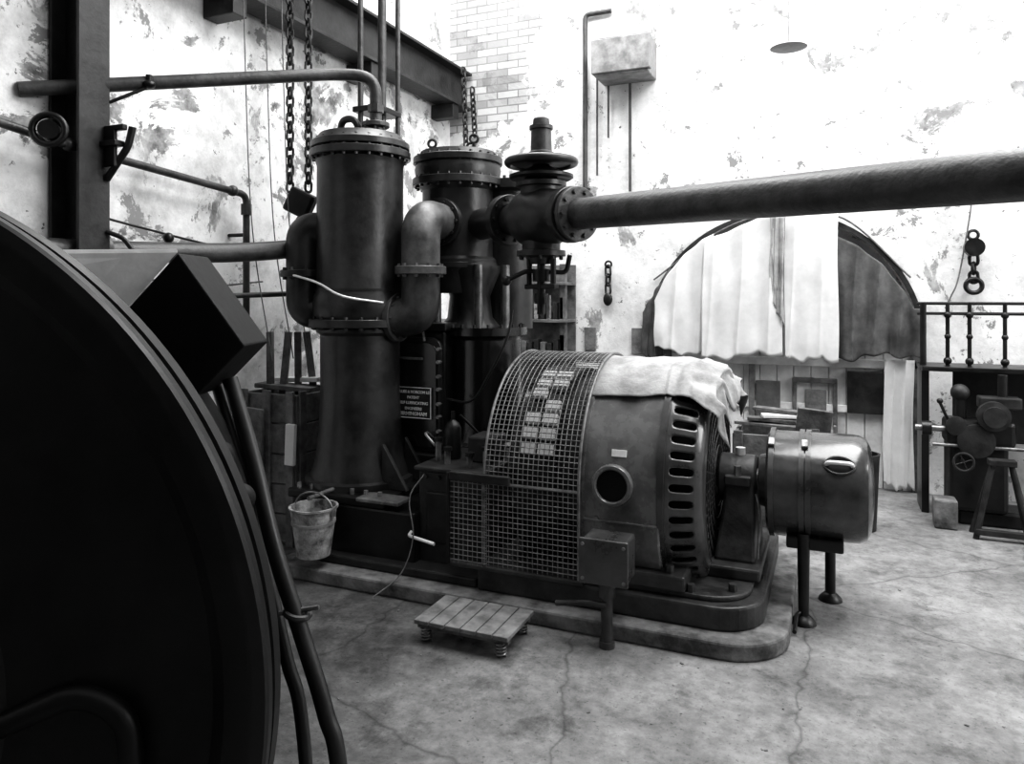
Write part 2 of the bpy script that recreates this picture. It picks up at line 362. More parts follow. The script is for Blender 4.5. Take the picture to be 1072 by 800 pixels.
lo=[(-.54,3.80),(-.34,3.80),(-.34,4.30),(-.54,4.30)]; hi=[(-.50,3.93),(-.36,3.93),(-.36,4.17),(-.50,4.17)]
A=[bm.verts.new((x,y,.275)) for x,y in lo]; M_=[bm.verts.new((x,y,.50)) for x,y in [(-.51,3.88),(-.35,3.88),(-.35,4.22),(-.51,4.22)]]; B=[bm.verts.new((x,y,.66)) for x,y in hi]
for P,Q in ((A,M_),(M_,B)):
    for i in range(4): bm.faces.new((P[i],P[(i+1)%4],Q[(i+1)%4],Q[i]))
bm.faces.new(A); bm.faces.new(B)
fin(bm,'bearing_pedestal',BED,g,False,.015)
lathe(g,'bearing_housing',[(.06,-.54),(.115,-.54),(.125,-.53),(.125,-.36),(.115,-.35),(.06,-.35)],(0,AY,AZ),AX,BED,40)
boxb(g,'bearing_cap_lug',-.5,-.37,3.89,4.21,.63,.68,BED,.008)
for y in (3.915,4.185): cyl(g,'cap_bolt',(-.435,y,.68),(-.435,y,.73),.018,STEEL,seg=6)
cyl(g,'oil_cup',(-.435,AY,.75),(-.435,AY,.80),.025,BRIGHT)
cable(g,'oil_pipe',[(-.345,3.9,.60),(-.325,3.86,.50),(-.33,3.82,.30)],.006,STEEL)
# ---- rotating parts inside guard
lathe(g,'flywheel_drum',[(.1,-1.56),(.50,-1.56),(.52,-1.54),(.52,-1.46),(.44,-1.45),(.44,-1.22),(.1,-1.22)],(0,AY,AZ),AX,GLOS,72)
lathe(g,'commutator',[(.3,-1.30),(.50,-1.30),(.50,-1.17),(.3,-1.17)],(0,AY,AZ),AX,IRON2,72)
bm=bmesh.new()
for k in range(7):
    t=math.radians(114+k*8.0)
    for dx,w in ((-.045,.075),(.048,.08)):
        if (k+ (dx>0))%5==3: continue
        M=Matrix.Translation((-1.38+dx,AY+.57*math.cos(t),AZ+.57*math.sin(t)))@Euler((t-pi/2,0,0)).to_matrix().to_4x4()@Matrix.Diagonal((w,.058,.03,1))
        bmesh.ops.create_cube(bm,size=1,matrix=M)
fin(bm,'brush_holders',SHEET,g,False,.003)
lathe(g,'brush_rocker',[(.50,-1.50),(.548,-1.50),(.548,-1.28),(.50,-1.28)],(0,AY,AZ),AX,IRON,72)
# canvas sheet over the top
bm=bmesh.new(); G=[]; nx,ny=80,80
for i in range(nx+1):
    u=i/nx; x=-1.15+u*.64; col=[]
    tmax=math.radians(132+1.2*math.sin(u*7)+.6*math.sin(u*17+1)+ (6 if u>.8 else 0)*(u-.8)*5); tmin=math.radians(35)
    for j in range(ny+1):
        v=j/ny; t=tmin+(tmax-tmin)*v
        rr_=R+.022+.004*math.sin(u*11+v*4)+.0025*math.sin(u*29-v*9)+.0025*math.sin(v*21+u*15)
        if u>.80: rr_-=((u-.80)*.34+.014*math.sin(v*44+u*9))*.6
        if u>.62: rr_+=.010*abs(math.sin((u-.62)*26+v*5))*v
        col.append(bm.verts.new((x+.010*math.sin(v*14)*u,AY+rr_*math.cos(t),AZ+rr_*math.sin(t))))
    G.append(col)
last=G[-1]
for s in range(1,11):
    col=[]
    for j,v in enumerate(last):
        q=j/ny; drop=.017*s*(.35+.75*math.sin(q*19+1)**2)*(1.0 if q>.35 else .5)
        d=(Vector((0,AY,AZ))-Vector((0,v.co.y,v.co.z))).normalized()
        col.append(bm.verts.new((v.co.x+.018*math.sin(q*34+s*.4)+.005*s,v.co.y+d.y*drop*.6,v.co.z-drop)))
    G.append(col)
for i in range(len(G)-1):
    for j in range(ny): bm.faces.new((G[i][j],G[i+1][j],G[i+1][j+1],G[i][j+1]))
o=fin(bm,'canvas_dust_sheet',CANV,None,True,0,180); s=o.modifiers.new('s','SOLIDIFY'); s.thickness=.003
# ---- wire mesh guard
g=grp('wire_mesh_guard',(-1.4,3.45,.2))
GR=.635
def gpath(step):
    L=[]; a=math.radians(60); 
    while a<pi: L.append((AY+GR*math.cos(a),AZ+GR*math.sin(a))); a+=step/GR
    z=AZ
    while z>.2: L.append((AY-GR,z)); z-=step
    L.append((AY-GR,.2)); return L
def meshpanel(n,pts,xs):
    bm=bmesh.new(); G=[[bm.verts.new((x,y,z)) for y,z in pts] for x in xs]
    for i in range(len(xs)-1):
        for j in range(len(pts)-1): bm.faces.new((G[i][j],G[i+1][j],G[i+1][j+1],G[i][j+1]))
    o=fin(bm,n,WIRE,g,False); w=o.modifiers.new('w','WIREFRAME'); w.thickness=.0055; w.use_replace=True; return o
st=.027
meshpanel('curved_mesh',gpath(st),[-1.635+i*.51/19 for i in range(20)])
zz=[.2+i*st for i in range(18)]
meshpanel('low_mesh',[(AY-GR-.012,z) for z in zz],[-1.83+i*st for i in range(9)])
for x in (-1.635,-1.125): tube(g,'hoop',[(x,y,z) for y,z in gpath(.05)],.008,WIRE,0,8)
for y,z in ((AY-GR,.2),(AY-GR,AZ)): cyl(g,'tie_bar',(-1.64,y,z),(-1.12,y,z),.007,WIRE,seg=8)
boxb(g,'mesh_frame_top',-1.84,-1.62,AY-GR-.025,AY-GR-.005,.66,.68,IRON)
boxb(g,'mesh_frame_side',-1.845,-1.825,AY-GR-.025,AY-GR-.005,.2,.68,IRON)
boxb(g,'guard_hinge_plate',-1.82,-1.48,AY-GR-.04,AY-GR-.012,.645,.69,IRON2)
boxb(g,'guard_base_angle',-1.84,-1.1,3.40,3.45,.19,.215,BED)
# ---- terminal box on conduit
g=grp('terminal_box',(-.93,3.25,0))
boxb(g,'case',-1.04,-.83,3.20,3.36,.305,.50,BELL,.012); boxb(g,'lid',-1.05,-.82,3.185,3.205,.30,.505,BELL,.006)
boxb(g,'bracket',-1.0,-.87,3.36,3.45,.36,.44,BED)
for x in (-1.03,-.84):
    for z in (.325,.48): cyl(g,'lid_screw',(x,3.187,z),(x,3.178,z),.008,STEEL,seg=8)
cyl(g,'gland',(-.935,3.25,.23),(-.935,3.25,.31),.038,BED); cyl(g,'conduit',(-.935,3.25,0),(-.935,3.25,.24),.027,BED)
cyl(g,'floor_boot',(-.935,3.25,0),(-.935,3.25,.03),.036,BED)
tube(g,'cross_conduit',[(-.93,3.22,.20),(-1.02,3.22,.20),(-1.18,3.25,.16)],.013,BED,.03)
# ================================================================= EXCITER
g=grp('exciter_dynamo',(-.05,AY,AZ))
lathe(g,'body',[(.05,-.335),(.13,-.335),(.14,-.30),(.245,-.295),(.262,-.28),(.265,.09),(.262,.13),(.245,.165),(.205,.185),(.12,.195),(0,.197)],(0,AY,AZ),AX,EXC,72,30)
for x in (-.27,-.13,-.10): lathe(g,'band',[(.262,-.012),(.275,-.012),(.275,.012),(.262,.012)],(x,AY,AZ),AX,BELL,72)
for x in (-.27,-.115):
    t=math.radians(125); p=Vector((x,AY+.275*math.cos(t),AZ+.275*math.sin(t))); box(g,'band_clamp',p,(.03,.05,.035),STEEL,(t-pi/2,0,0),.004)
t=math.radians(145); nv=Vector((0,math.cos(t),math.sin(t))); tv=Vector((0,-math.sin(t),math.cos(t))); hc=Vector((.04,AY,AZ))+nv*.262
bm=bmesh.new(); vs=[bm.verts.new(hc+nv*.006+Vector((.065*math.cos(2*pi*i/32),0,0))+tv*.042*math.sin(2*pi*i/32)) for i in range(32)]; bm.faces.new(vs)
fin(bm,'inspection_dark_oval',BLK,g,False)  # flat black oval painted for the shade inside the opening
tube(g,'opening_rim',[hc+nv*.006+Vector((.067*math.cos(2*pi*i/32),0,0))+tv*.044*math.sin(2*pi*i/32) for i in range(33)],.006,BELL,0,8)
tube(g,'handle',[hc+Vector((-.06,0,0)),hc+nv*.035+Vector((-.05,0,0)),hc+nv*.035+Vector((.05,0,0)),hc+Vector((.06,0,0))],.010,BRIGHT,.02)
cyl(g,'leg_front',(-.12,3.87,0),(-.12,3.87,.44),.024,IRON,.03); lathe(g,'leg_front_foot',[(0,0),(.06,0),(.055,.015),(.03,.04),(0,.05)],(-.12,3.87,0),(0,0,1),IRON)
cyl(g,'leg_back',(.0,4.22,0),(.0,4.22,.45),.026,IRON); lathe(g,'leg_back_foot',[(0,0),(.06,0),(.055,.015),(.03,.04),(0,.05)],(.0,4.22,0),(0,0,1),IRON)
boxb(g,'saddle',-.2,.06,3.86,4.24,.36,.42,IRON,.01)
tube(g,'cable_tail',[(-.12,3.87,.06),(-.15,3.84,.05),(-.155,3.7,.02)],.01,IRON,.03)
# ================================================================= STEAM ENGINE
CX,CY=-2.70,3.85
EX,EY=-2.30,4.40
UP=(0,0,1)
g=grp('steam_engine',(-2.3,4.1,.08))
boxb(g,'bed_left',-2.80,-2.10,3.50,4.9,.08,.40,IRON,.015)
boxb(g,'bed_right',-2.11,-1.69,3.56,4.9,.08,.63,IRON2,.015)
boxb(g,'bed_sole',-2.84,-1.69,3.43,4.9,.08,.13,IRON2,.01)
boxb(g,'bed_cover',-2.13,-1.69,3.54,4.2,.63,.655,IRON2,.008)
boxb(g,'column_table',-2.98,-2.30,3.50,4.2,.40,.455,IRON,.012)
for i in range(7): cyl(g,'table_stud',(-2.92+i*.095,3.54,.455),(-2.92+i*.095,3.54,.485),.014,STEEL,seg=6)
boxb(g,'table_bracket',-2.46,-2.18,3.46,3.60,.44,.462,STEEL,.005)
cyl(g,'table_peg',(-2.66,3.52,.475),(-2.66,3.30,.475),.012,STEEL)
for y in (3.70,3.95):
    prism(g,'gusset',[(-2.45,.455),(-2.27,.455),(-2.44,.72)],'y',y,y+.03,IRON2,.004)
lathe(g,'receiver_lower',[(0,.455),(.335,.455),(.335,.49),(.305,.50),(.275,.60),(.252,.80),(.245,1.0),(.245,1.36),(.27,1.38),(.27,1.40)],(CX,CY,0),UP,CYLM,64)
flange(g,'receiver_belt',(CX,CY,1.435),UP,.315,.05,CYLM,20,.013)
lathe(g,'receiver_belly',[(.25,1.40),(.285,1.46),(.292,1.54),(.285,1.60),(.268,1.64),(.265,2.40),(.275,2.44)],(CX,CY,0),UP,CYLM,64)
lathe(g,'receiver_seam',[(.26,1.630),(.277,1.630),(.277,1.645),(.26,1.645)],(CX,CY,0),UP,CYLM,64)
flange(g,'receiver_cap',(CX,CY,2.475),UP,.312,.045,CYLM,24,.012)
flange(g,'receiver_cap_upper',(CX,CY,2.53),UP,.305,.04,CYLM,24,.012)
lathe(g,'receiver_dome',[(.30,2.55),(.27,2.575),(.25,2.60),(.12,2.625),(0,2.63)],(CX,CY,0),UP,CYLM,64)
tube(g,'cap_handle',[(CX-.15,CY,2.60),(CX-.13,CY-.02,2.71),(CX-.02,CY-.03,2.71),(CX,CY,2.61)],.022,CYLM,.05)
cyl(g,'cap_boss',(CX+.10,CY+.02,2.60),(CX+.10,CY+.02,2.64),.06,CYLM)
LX,LY=-3.03,3.71
tube(g,'left_elbow',[(CX-.18,CY-.05,2.02),(LX,LY,2.02),(LX,LY,1.50),(CX-.18,CY-.05,1.50)],.105,CYLM,.21,28,12)
flange(g,'left_elbow_flange',(LX,LY,1.74),UP,.14,.045,CYLM,8)
RX,RY=-2.275,3.865
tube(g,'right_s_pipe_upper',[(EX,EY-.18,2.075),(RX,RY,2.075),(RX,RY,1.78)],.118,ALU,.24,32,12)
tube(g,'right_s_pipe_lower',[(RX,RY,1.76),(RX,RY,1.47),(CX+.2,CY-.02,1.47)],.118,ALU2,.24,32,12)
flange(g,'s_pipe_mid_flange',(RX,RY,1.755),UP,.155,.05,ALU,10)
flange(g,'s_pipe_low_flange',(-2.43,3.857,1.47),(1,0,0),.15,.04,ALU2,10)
flange(g,'s_pipe_top_flange',(EX+.003,EY-.26,2.075),(0,1,0),.155,.04,CYLM,10)
lathe(g,'cylinder_body',[(.20,1.62),(.262,1.80),(.262,1.84),(.238,1.86),(.238,2.30),(.262,2.33)],(EX,EY,0),UP,CYLM,64)
flange(g,'cylinder_head_low',(EX,EY,2.355),UP,.305,.05,CYLM,24,.012)
lathe(g,'cylinder_head_mid',[(.28,2.38),(.29,2.44),(.28,2.48)],(EX,EY,0),UP,CYLM,64)
flange(g,'cylinder_head_top',(EX,EY,2.50),UP,.30,.045,CYLM,24,.012)
lathe(g,'cylinder_crown',[(.27,2.52),(.25,2.56),(.1,2.575),(0,2.575)],(EX,EY,0),UP,CYLM,64)
for dx,dy in ((-.17,-.05),(.16,-.08),(.02,.15)):
    cyl(g,'eye_bolt_stem',(EX+dx,EY+dy,2.55),(EX+dx,EY+dy,2.60),.014,IRON); torus(g,'eye_bolt',(EX+dx,EY+dy,2.63),(.4,-.9,0),.026,.009,IRON,20,8)
flange(g,'cylinder_foot_flange',(EX,EY,1.80),UP,.27,.04,CYLM,20,.012)
lathe(g,'distance_piece',[(.20,1.40),(.15,1.46),(.135,1.60),(.20,1.76),(.2,1.80)],(-2.2,4.38,0),UP,CYLM,48)
lathe(g,'second_cylinder',[(.0,1.38),(.16,1.38),(.16,2.30),(.2,2.32),(.2,2.38),(0,2.40)],(-2.02,4.62,0),UP,CYLM,48)
bolts(g,'second_cylinder_bolts',(-2.02,4.62,2.38),UP,.17,14,.013,.02,CYLM)
for x,y in ((-2.36,4.22),(-2.05,4.2),(-1.93,4.35)): cyl(g,'tie_column',(x,y,1.40),(x,y,1.80),.028,STEEL)
TX,TY=-2.08,4.36
lathe(g,'guide_trunk',[(0,.62),(.275,.62),(.275,.66),(.25,.68),(.235,.75),(.232,1.32),(.25,1.34),(.275,1.35),(.275,1.40),(0,1.40)],(TX,TY,0),UP,GLOS,64)
bolts(g,'guide_trunk_bolts',(TX,TY,1.40),UP,.25,18,.012,.02,IRON)
boxb(g,'crankcase_base',-2.45,-1.74,3.98,4.85,.45,.62,IRON,.012)
boxb(g,'crankcase',-2.85,-2.22,4.06,4.85,.40,1.38,IRON,.02)
boxb(g,'crankcase_top',-2.87,-2.20,4.04,4.87,1.38,1.43,IRON,.01)
prism(g,'crankcase_door',[(x,z) for x,z in rrect(-2.60,-2.22,.62,1.34,(.03,.03,.08,.08))],'y',4.02,4.06,IRON,.008)
prism(g,'door_rim',[(x,z) for x,z in rrect(-2.575,-2.245,.65,1.31,(.03,.03,.07,.07))],'y',4.008,4.03,GLOS,.006)
for x in (-2.59,-2.23):
    for z in (.68,.76,.85,.93,1.02,1.10,1.19,1.27): cyl(g,'door_stud',(x,4.03,z),(x,3.99,z),.012,STEEL,seg=6)
boxb(g,'door_handle',-2.50,-2.34,3.985,4.01,1.20,1.215,STEEL,.003)
boxb(g,'maker_plate',-2.535,-2.275,3.996,4.012,.83,1.03,IRON2,.003)
for i,(tx,sz) in enumerate((('BELLISS & MORCOM LD',.0235),('PATENT',.024),('SELF LUBRICATING',.025),('ENGINEERS',.024),('BIRMINGHAM',.032))):
    cu=bpy.data.curves.new('t','FONT'); cu.body=tx; cu.size=sz; cu.align_x='CENTER'; cu.extrude=.0015; cu.offset=.0008
    to=bpy.data.objects.new('t',cu); S.collection.objects.link(to)
    dg=bpy.context.evaluated_depsgraph_get(); me=bpy.data.meshes.new_from_object(to.evaluated_get(dg)); bpy.data.objects.remove(to)
    me.transform(Matrix.Translation((-2.405,3.994,.990-i*.035))@Euler((pi/2,0,0)).to_matrix().to_4x4())
    me.materials.clear(); me.materials.append(BRIGHT)
    o=bpy.data.objects.new('plate_lettering_%d'%i,me); S.collection.objects.link(o); o.parent=g; o.matrix_parent_inverse=Matrix.Translation(-Vector(g.location))
tube(g,'plate_border',[(-2.53,3.994,.835),(-2.28,3.994,.835),(-2.28,3.994,1.025),(-2.53,3.994,1.025),(-2.53,3.994,.835)],.004,BRIGHT,0,6)
lathe(g,'lubricator',[(0,.655),(.045,.655),(.05,.67),(.05,.83),(.035,.86),(.012,.88),(.012,.93),(0,.93)],(-2.02,3.80,0),UP,IRON,28)
cyl(g,'gauge_stem',(-2.33,4.0,1.32),(-2.33,3.96,1.47),.01,STEEL); lathe(g,'pressure_gauge',[(0,0),(.045,0),(.05,.01),(.05,.03),(0,.03)],(-2.33,3.97,1.50),(0,-1,.1),BLK,28)
tube(g,'drain_lever',[(-2.14,3.56,.30),(-2.10,3.44,.30),(-1.92,3.40,.29)],.009,BRIGHT,.02)
for i in range(5): cyl(g,'sump_bolt',(-2.06+i*.08,3.57,.60),(-2.06+i*.08,3.545,.60),.013,IRON2,seg=6)
boxb(g,'sump_door',-2.05,-1.88,3.54,3.57,.24,.52,IRON,.008)
cable(g,'thin_wire',[(-2.05,3.52,.62),(-2.10,3.45,.50),(-2.06,3.42,.30),(-2.10,3.36,.12),(-2.20,3.25,.02)],.0035,ROPE)
cable(g,'oil_line_curve',[(-1.72,3.98,1.52),(-1.73,3.93,1.36),(-1.82,3.88,1.15),(-1.95,3.9,.98),(-2.15,3.97,.97)],.008,RUB)
cable(g,'oil_line_small',[(-1.90,4.05,.65),(-1.93,3.95,.78),(-2.0,3.85,.90)],.008,RUB)
cable(g,'white_bent_pipe',[(LX-.03,LY-.12,1.74),(CX-.10,CY-.30,1.68),(CX+.10,CY-.32,1.60),(CX+.26,CY-.14,1.56)],.007,BRIGHT)
for x,y,z in ((-1.98,3.66,.70),(-1.82,3.62,.69),(-1.76,3.7,.71),(-2.06,3.7,.74)):
    cyl(g,'fitting',(x,y,.65),(x,y,z+.04),.018,STEEL,seg=8); cyl(g,'fitting_cap',(x,y,z+.03),(x,y,z+.05),.026,IRON,seg=10)
boxb(g,'pump_body',-1.90,-1.74,3.75,3.95,.65,.80,IRON2,.012)
tube(g,'grease_pipe',[(-2.08,3.70,.74),(-2.16,3.72,.80),(-2.22,3.85,.78),(-2.24,4.0,.70)],.008,STEEL,.03)
cyl(g,'eccentric_cover',(-1.80,3.62,.45),(-1.80,3.54,.45),.075,IRON)
# ================================================================= STOP VALVE + MAIN PIPE
VC=Vector((-1.53,3.96,2.055)); U=Vector((.857,-.515,-.033)).normalized()
g=grp('steam_stop_valve',tuple(VC))
lathe(g,'valve_body',[(.085,-.40),(.09,-.33),(.10,-.24),(.13,-.18),(.168,-.10),(.178,0),(.168,.09),(.13,.16),(.10,.20),(.095,.28)],VC,U,CYLM,56)
flange(g,'inlet_flange',VC+U*.26,U,.155,.05,CYLM,10); flange(g,'outlet_flange',VC-U*.33,U,.155,.06,CYLM,10)
tube(g,'outlet_bend',[VC-U*.30,VC-U*.50,(EX+.1,EY,2.06)],.10,CYLM,.1,28)
lathe(g,'bonnet',[(.12,.10),(.12,.17),(.145,.175),(.145,.20),(.10,.21),(.085,.24)],VC,UP,CYLM,48)
lathe(g,'lower_dish',[(.05,.235),(.17,.215),(.185,.225),(.185,.24),(.10,.27),(.06,.29)],VC,UP,IRON,56)
torus(g,'handwheel_rim',VC+Vector((0,0,.315)),UP,.190,.024,CYLM,56,12)
lathe(g,'handwheel_web',[(.05,.30),(.17,.305),(.17,.32),(.09,.345),(.06,.36)],VC,UP,IRON,48)
lathe(g,'spindle_housing',[(.075,.35),(.075,.37),(.062,.38),(.058,.50),(.068,.505),(.068,.525),(.05,.53),(.046,.565),(.03,.575),(0,.575)],VC,UP,PIPE,32)
for k in range(6):
    t=k*pi/3; cyl(g,'wheel_spoke',VC+Vector((.05*math.cos(t),.05*math.sin(t),.335)),VC+Vector((.18*math.cos(t),.18*math.sin(t),.316)),.012,IRON,seg=8)
lathe(g,'lower_bonnet',[(.11,-.12),(.11,-.19),(.14,-.195),(.14,-.225),(.07,-.235),(.06,-.27),(0,-.27)],VC,UP,CYLM,40)
bolts(g,'lower_bonnet_bolts',VC+Vector((0,0,-.225)),(0,0,-1),.12,10,.012,.02,IRON)
for s in (-1,1):
    p=VC+Vector((.085*s,-.03*s,0)); cyl(g,'yoke_rod',p+Vector((0,0,-.22)),p+Vector((0,0,-.40)),.016,IRON)
box(g,'yoke_bar',VC+Vector((0,0,-.40)),(.23,.04,.03),IRON,(0,0,-.35))
cyl(g,'lower_spindle',VC+Vector((0,0,-.25)),VC+Vector((0,0,-.56)),.024,IRON)
cyl(g,'trip_weight',VC+Vector((0,0,-.30)),VC+Vector((0,0,-.37)),.05,IRON)
cyl(g,'trip_weight_low',VC+Vector((0,0,-.44)),VC+Vector((0,0,-.50)),.04,IRON)
tube(g,'trip_lever',[VC+Vector((-.20,-.02,-.36)),VC+Vector((-.08,-.03,-.31)),VC+Vector((.14,.04,-.32)),VC+Vector((.16,.04,-.22))],.014,IRON,.03)
sphere(g,'lever_knob',VC+Vector((-.21,-.02,-.365)),.03,IRON)
cyl(g,'drain_cock',VC+Vector((.06,-.04,-.45)),VC+Vector((.06,-.04,-.58)),.014,STEEL)
g=grp('main_steam_pipe',tuple(VC+U*.29))
cyl(g,'pipe_run',VC+U*.325,VC+U*7.1,.084,PIPE,seg=48)
flange(g,'pipe_flange',VC+U*.318,U,.150,.03,PIPE,10)
flange(g,'pipe_flange_far',VC+U*3.9,U,.150,.05,PIPE,10)
# ================================================================= OVERHEAD / WALL PIPES, LEFT
g=grp('overhead_steam_pipe',(-2.7,3.85,2.9))
tube(g,'run',[(-3.64,2.34,2.61),(-2.78,3.72,2.965),(-2.60,3.87,2.965),(-2.60,3.87,2.645)],.037,PIPE,.13,20,12)
flange(g,'end_flange',(-2.60,3.87,2.665),UP,.085,.03,PIPE,6,.01)
cyl(g,'union',(-2.60,3.87,2.74),(-2.60,3.87,2.79),.05,PIPE,seg=8)
g=grp('cold_water_pipe',(-3.5,3.4,2.3))
tube(g,'run',[(-3.50,2.0,2.42),(-3.50,2.45,2.36),(-3.50,3.72,2.26),(-3.50,3.72,1.30)],.022,PIPE,.06,14)
for p in ((-3.50,2.50,2.358),(-3.50,3.60,2.272)): sphere(g,'joint',p,.035,PIPE)
cyl(g,'tee',(-3.50,3.72,2.13),(-3.50,3.72,2.20),.034,PIPE)
for z in (1.5,2.0): cyl(g,'pipe_clip',(-3.50,3.72,z),(-3.648,3.72,z),.012,IRON)
g=grp('exhaust_pipe',(-3.3,3.2,1.9))
tube(g,'run',[(-3.56,1.9,1.83),(-3.52,2.62,1.83),(-3.30,3.45,1.86),(-3.0,3.95,1.93)],.058,PIPE,.25,24)
flange(g,'flange_a',(-3.52,2.60,1.83),(.1,1,0),.10,.05,PIPE,6,.012)
flange(g,'flange_b',(-3.51,2.68,1.832),(.2,1,0),.10,.05,PIPE,6,.012)
sphere(g,'valve_knob',(-3.44,3.05,1.93),.03,IRON); cyl(g,'valve_stem',(-3.44,3.05,1.86),(-3.44,3.05,1.93),.012,IRON)
g=grp('small_bore_pipe',(-3.4,3.8,1.6))
tube(g,'run',[(-3.64,3.3,1.60),(-3.45,3.5,1.60),(-3.20,4.0,1.62),(-2.88,4.3,1.63)],.017,PIPE,.08,12)
g=grp('steel_stanchion',(-3.5,2.6,0))
boxb(g,'web',-3.62,-3.42,2.565,2.585,0,3.49,IRON,.002)
for x in (-3.63,-3.425): boxb(g,'flange_plate',x-.008,x+.012,2.49,2.66,0,3.49,IRON2,.002)
boxb(g,'bracket_plate',-3.42,-3.30,2.60,2.66,2.36,2.39,IRON); boxb(g,'bracket_arm',-3.40,-3.27,2.62,2.65,2.44,2.47,IRON)
tube(g,'bracket_strut',[(-3.41,2.64,2.20),(-3.28,2.66,2.36),(-3.26,2.67,2.46)],.018,IRON,.03)
boxb(g,'bracket_web',-3.41,-3.33,2.62,2.64,2.26,2.47,IRON)
tube(g,'hook_arm',[(-3.41,2.64,1.93),(-3.34,2.68,1.90),(-3.30,2.7,1.84)],.012,IRON,.03)
g=grp('bracket_lamp',(-3.4,2.8,2.75))
tube(g,'arm',[(-3.42,2.66,2.60),(-3.38,2.7,2.63),(-3.32,2.80,2.70)],.009,IRON,.02)
sphere(g,'lamp_cap',(-3.31,2.81,2.72),.033,IRON,(1,1,.7)); cyl(g,'socket',(-3.31,2.81,2.73),(-3.31,2.81,2.77),.016,IRON)
g=grp('valve_handwheel',(-3.5,2.2,2.4))
torus(g,'rim',(-3.36,2.30,2.38),(.6,-.8,0),.07,.016,IRON,32,10); cyl(g,'hub',(-3.42,2.36,2.38),(-3.35,2.29,2.38),.045,IRON)
cyl(g,'stem',(-3.49,2.44,2.37),(-3.36,2.30,2.38),.010,IRON)
g=grp('loose_electric_cables',(-3.62,3.3,2))
cable(g,'cable_a',[(-3.62,2.7,2.04),(-3.60,3.0,1.99),(-3.62,3.6,1.92),(-3.62,4.2,1.9)],.007,RUB)
cable(g,'cable_b',[(-3.62,2.70,2.62),(-3.60,2.85,2.45),(-3.60,2.74,2.2),(-3.6,2.70,2.0)],.005,RUB)
cable(g,'cable_c',[(-3.6,2.9,1.72),(-3.58,3.4,1.66),(-3.62,4.0,1.70)],.006,ROPE)
def chain(par,n,p0,p1,L,w,r,m):
    p0=Vector(p0);p1=Vector(p1); D=(p1-p0); T=D.length; F=D.to_track_quat('Z','Y').to_matrix().to_4x4(); bm=bmesh.new(); k=int(T/(L*.76)); s=14;ms=6
    for c in range(k):
        M=Matrix.Translation(p0+D.normalized()*(L*.5+c*L*.76))@F@Matrix.Rotation(pi/2*(c%2)+.4,4,'Z'); rs=[]
        for i in range(s):
            t=2*pi*i/s; ct,sn=math.cos(t),math.sin(t); cz=(L/2-w/2)*(1 if sn>0 else -1)
            base=Vector((w/2*ct,0,w/2*sn+cz)); rad=Vector((ct,0,sn))
            rs.append([bm.verts.new(M@(base+rad*r*math.cos(2*pi*j/ms)+Vector((0,1,0))*r*math.sin(2*pi*j/ms))) for j in range(ms)])
        for i in range(s):
            for j in range(ms): bm.faces.new((rs[i][j],rs[(i+1)%s][j],rs[(i+1)%s][(j+1)%ms],rs[i][(j+1)%ms]))
    return fin(bm,n,m,par)
g=grp('crane_rail_girder',(-3.5,5,3.6))
boxb(g,'web',-3.50,-3.48,1.0,6.78,3.52,3.86,IRON2,.002)
for z in (3.50,3.86): boxb(g,'flange_plate',-3.60,-3.38,1.0,6.78,z,z+.025,IRON2,.003)
for y in (3.5,5.0,6.4): boxb(g,'wall_seat',-3.648,-3.40,y,y+.12,3.36,3.5,IRON2)
chain(g,'hanging_chain',(-3.34,6.5,3.87),(-3.30,6.5,2.9),.08,.05,.010,IRON2)
chain(g,'chain_loop',(-3.30,6.62,3.7),(-3.27,6.62,3.2),.08,.05,.010,IRON2)
g=grp('chain_hoist',(-3.25,3.95,2.2))
boxb(g,'hoist_beam',-3.648,-2.0,3.88,4.02,4.5,4.7,IRON2)
boxb(g,'hoist_body',-3.36,-3.14,3.86,4.04,4.2,4.5,IRON)
chain(g,'chain_left',(-3.32,3.93,4.25),(-3.32,3.93,2.30),.075,.045,.0095,IRON2)
chain(g,'chain_right',(-3.20,3.97,4.25),(-3.20,3.97,2.30),.075,.045,.0095,IRON2)
box(g,'hook_block',(-3.25,3.95,2.22),(.19,.08,.17),IRON,(0,.45,.2),.02)
torus(g,'hook',(-3.22,3.94,2.08),(0,1,0),.05,.016,IRON,24,10)
g=grp('hoist_rope',(-3.3,3.4,2))
for a in ((-3.34,3.50),(-3.31,3.66),(-3.30,3.80)):
    cable(g,'rope',[(a[0],a[1],4.4),(a[0]+.02,a[1]+.02,3.0),(a[0]+.05,a[1]+.05,2.0),(a[0]+.16,a[1]+.10,1.2)],.004,ROPE,6)
g=grp('vertical_riser_pipes',(-3.0,4.6,3))
for x,y,r in ((-3.05,4.35,.02),(-2.97,4.5,.03),(-2.90,4.6,.018)): cyl(g,'riser',(x,y,.0),(x,y,4.6),r,PIPE,seg=14)
boxb(g,'riser_clamp',-3.1,-2.88,4.32,4.62,2.9,2.94,IRON)
# ================================================================= BACK WALL FIXTURES
g=grp('electrical_box',(-1.72,6.6,3.7))
boxb(g,'case',-1.98,-1.48,6.45,6.798,3.60,3.95,GALV,.01); boxb(g,'lid_edge',-2.0,-1.46,6.43,6.5,3.62,3.93,GALV,.008)
g=grp('conduit_pipes',(-1.9,6.75,3.2))
for x,z0,r in ((-2.16,2.62,.024),(-2.04,2.75,.010),(-1.93,3.1,.010),(-1.72,2.58,.014)): cyl(g,'conduit',(x,6.76,z0),(x,6.76,4.1 if r>.02 else (3.59 if x>-1.95 else 3.7)),r,PIPE,seg=10)
tube(g,'conduit_bend',[(-2.16,6.76,4.1),(-2.16,6.76,4.3),(-1.9,6.76,4.3)],.024,PIPE,.05)
boxb(g,'junction',-2.2,-2.12,6.72,6.798,2.55,2.64,IRON2)
g=grp('pendant_lamp',(-.26,5.33,3.3))
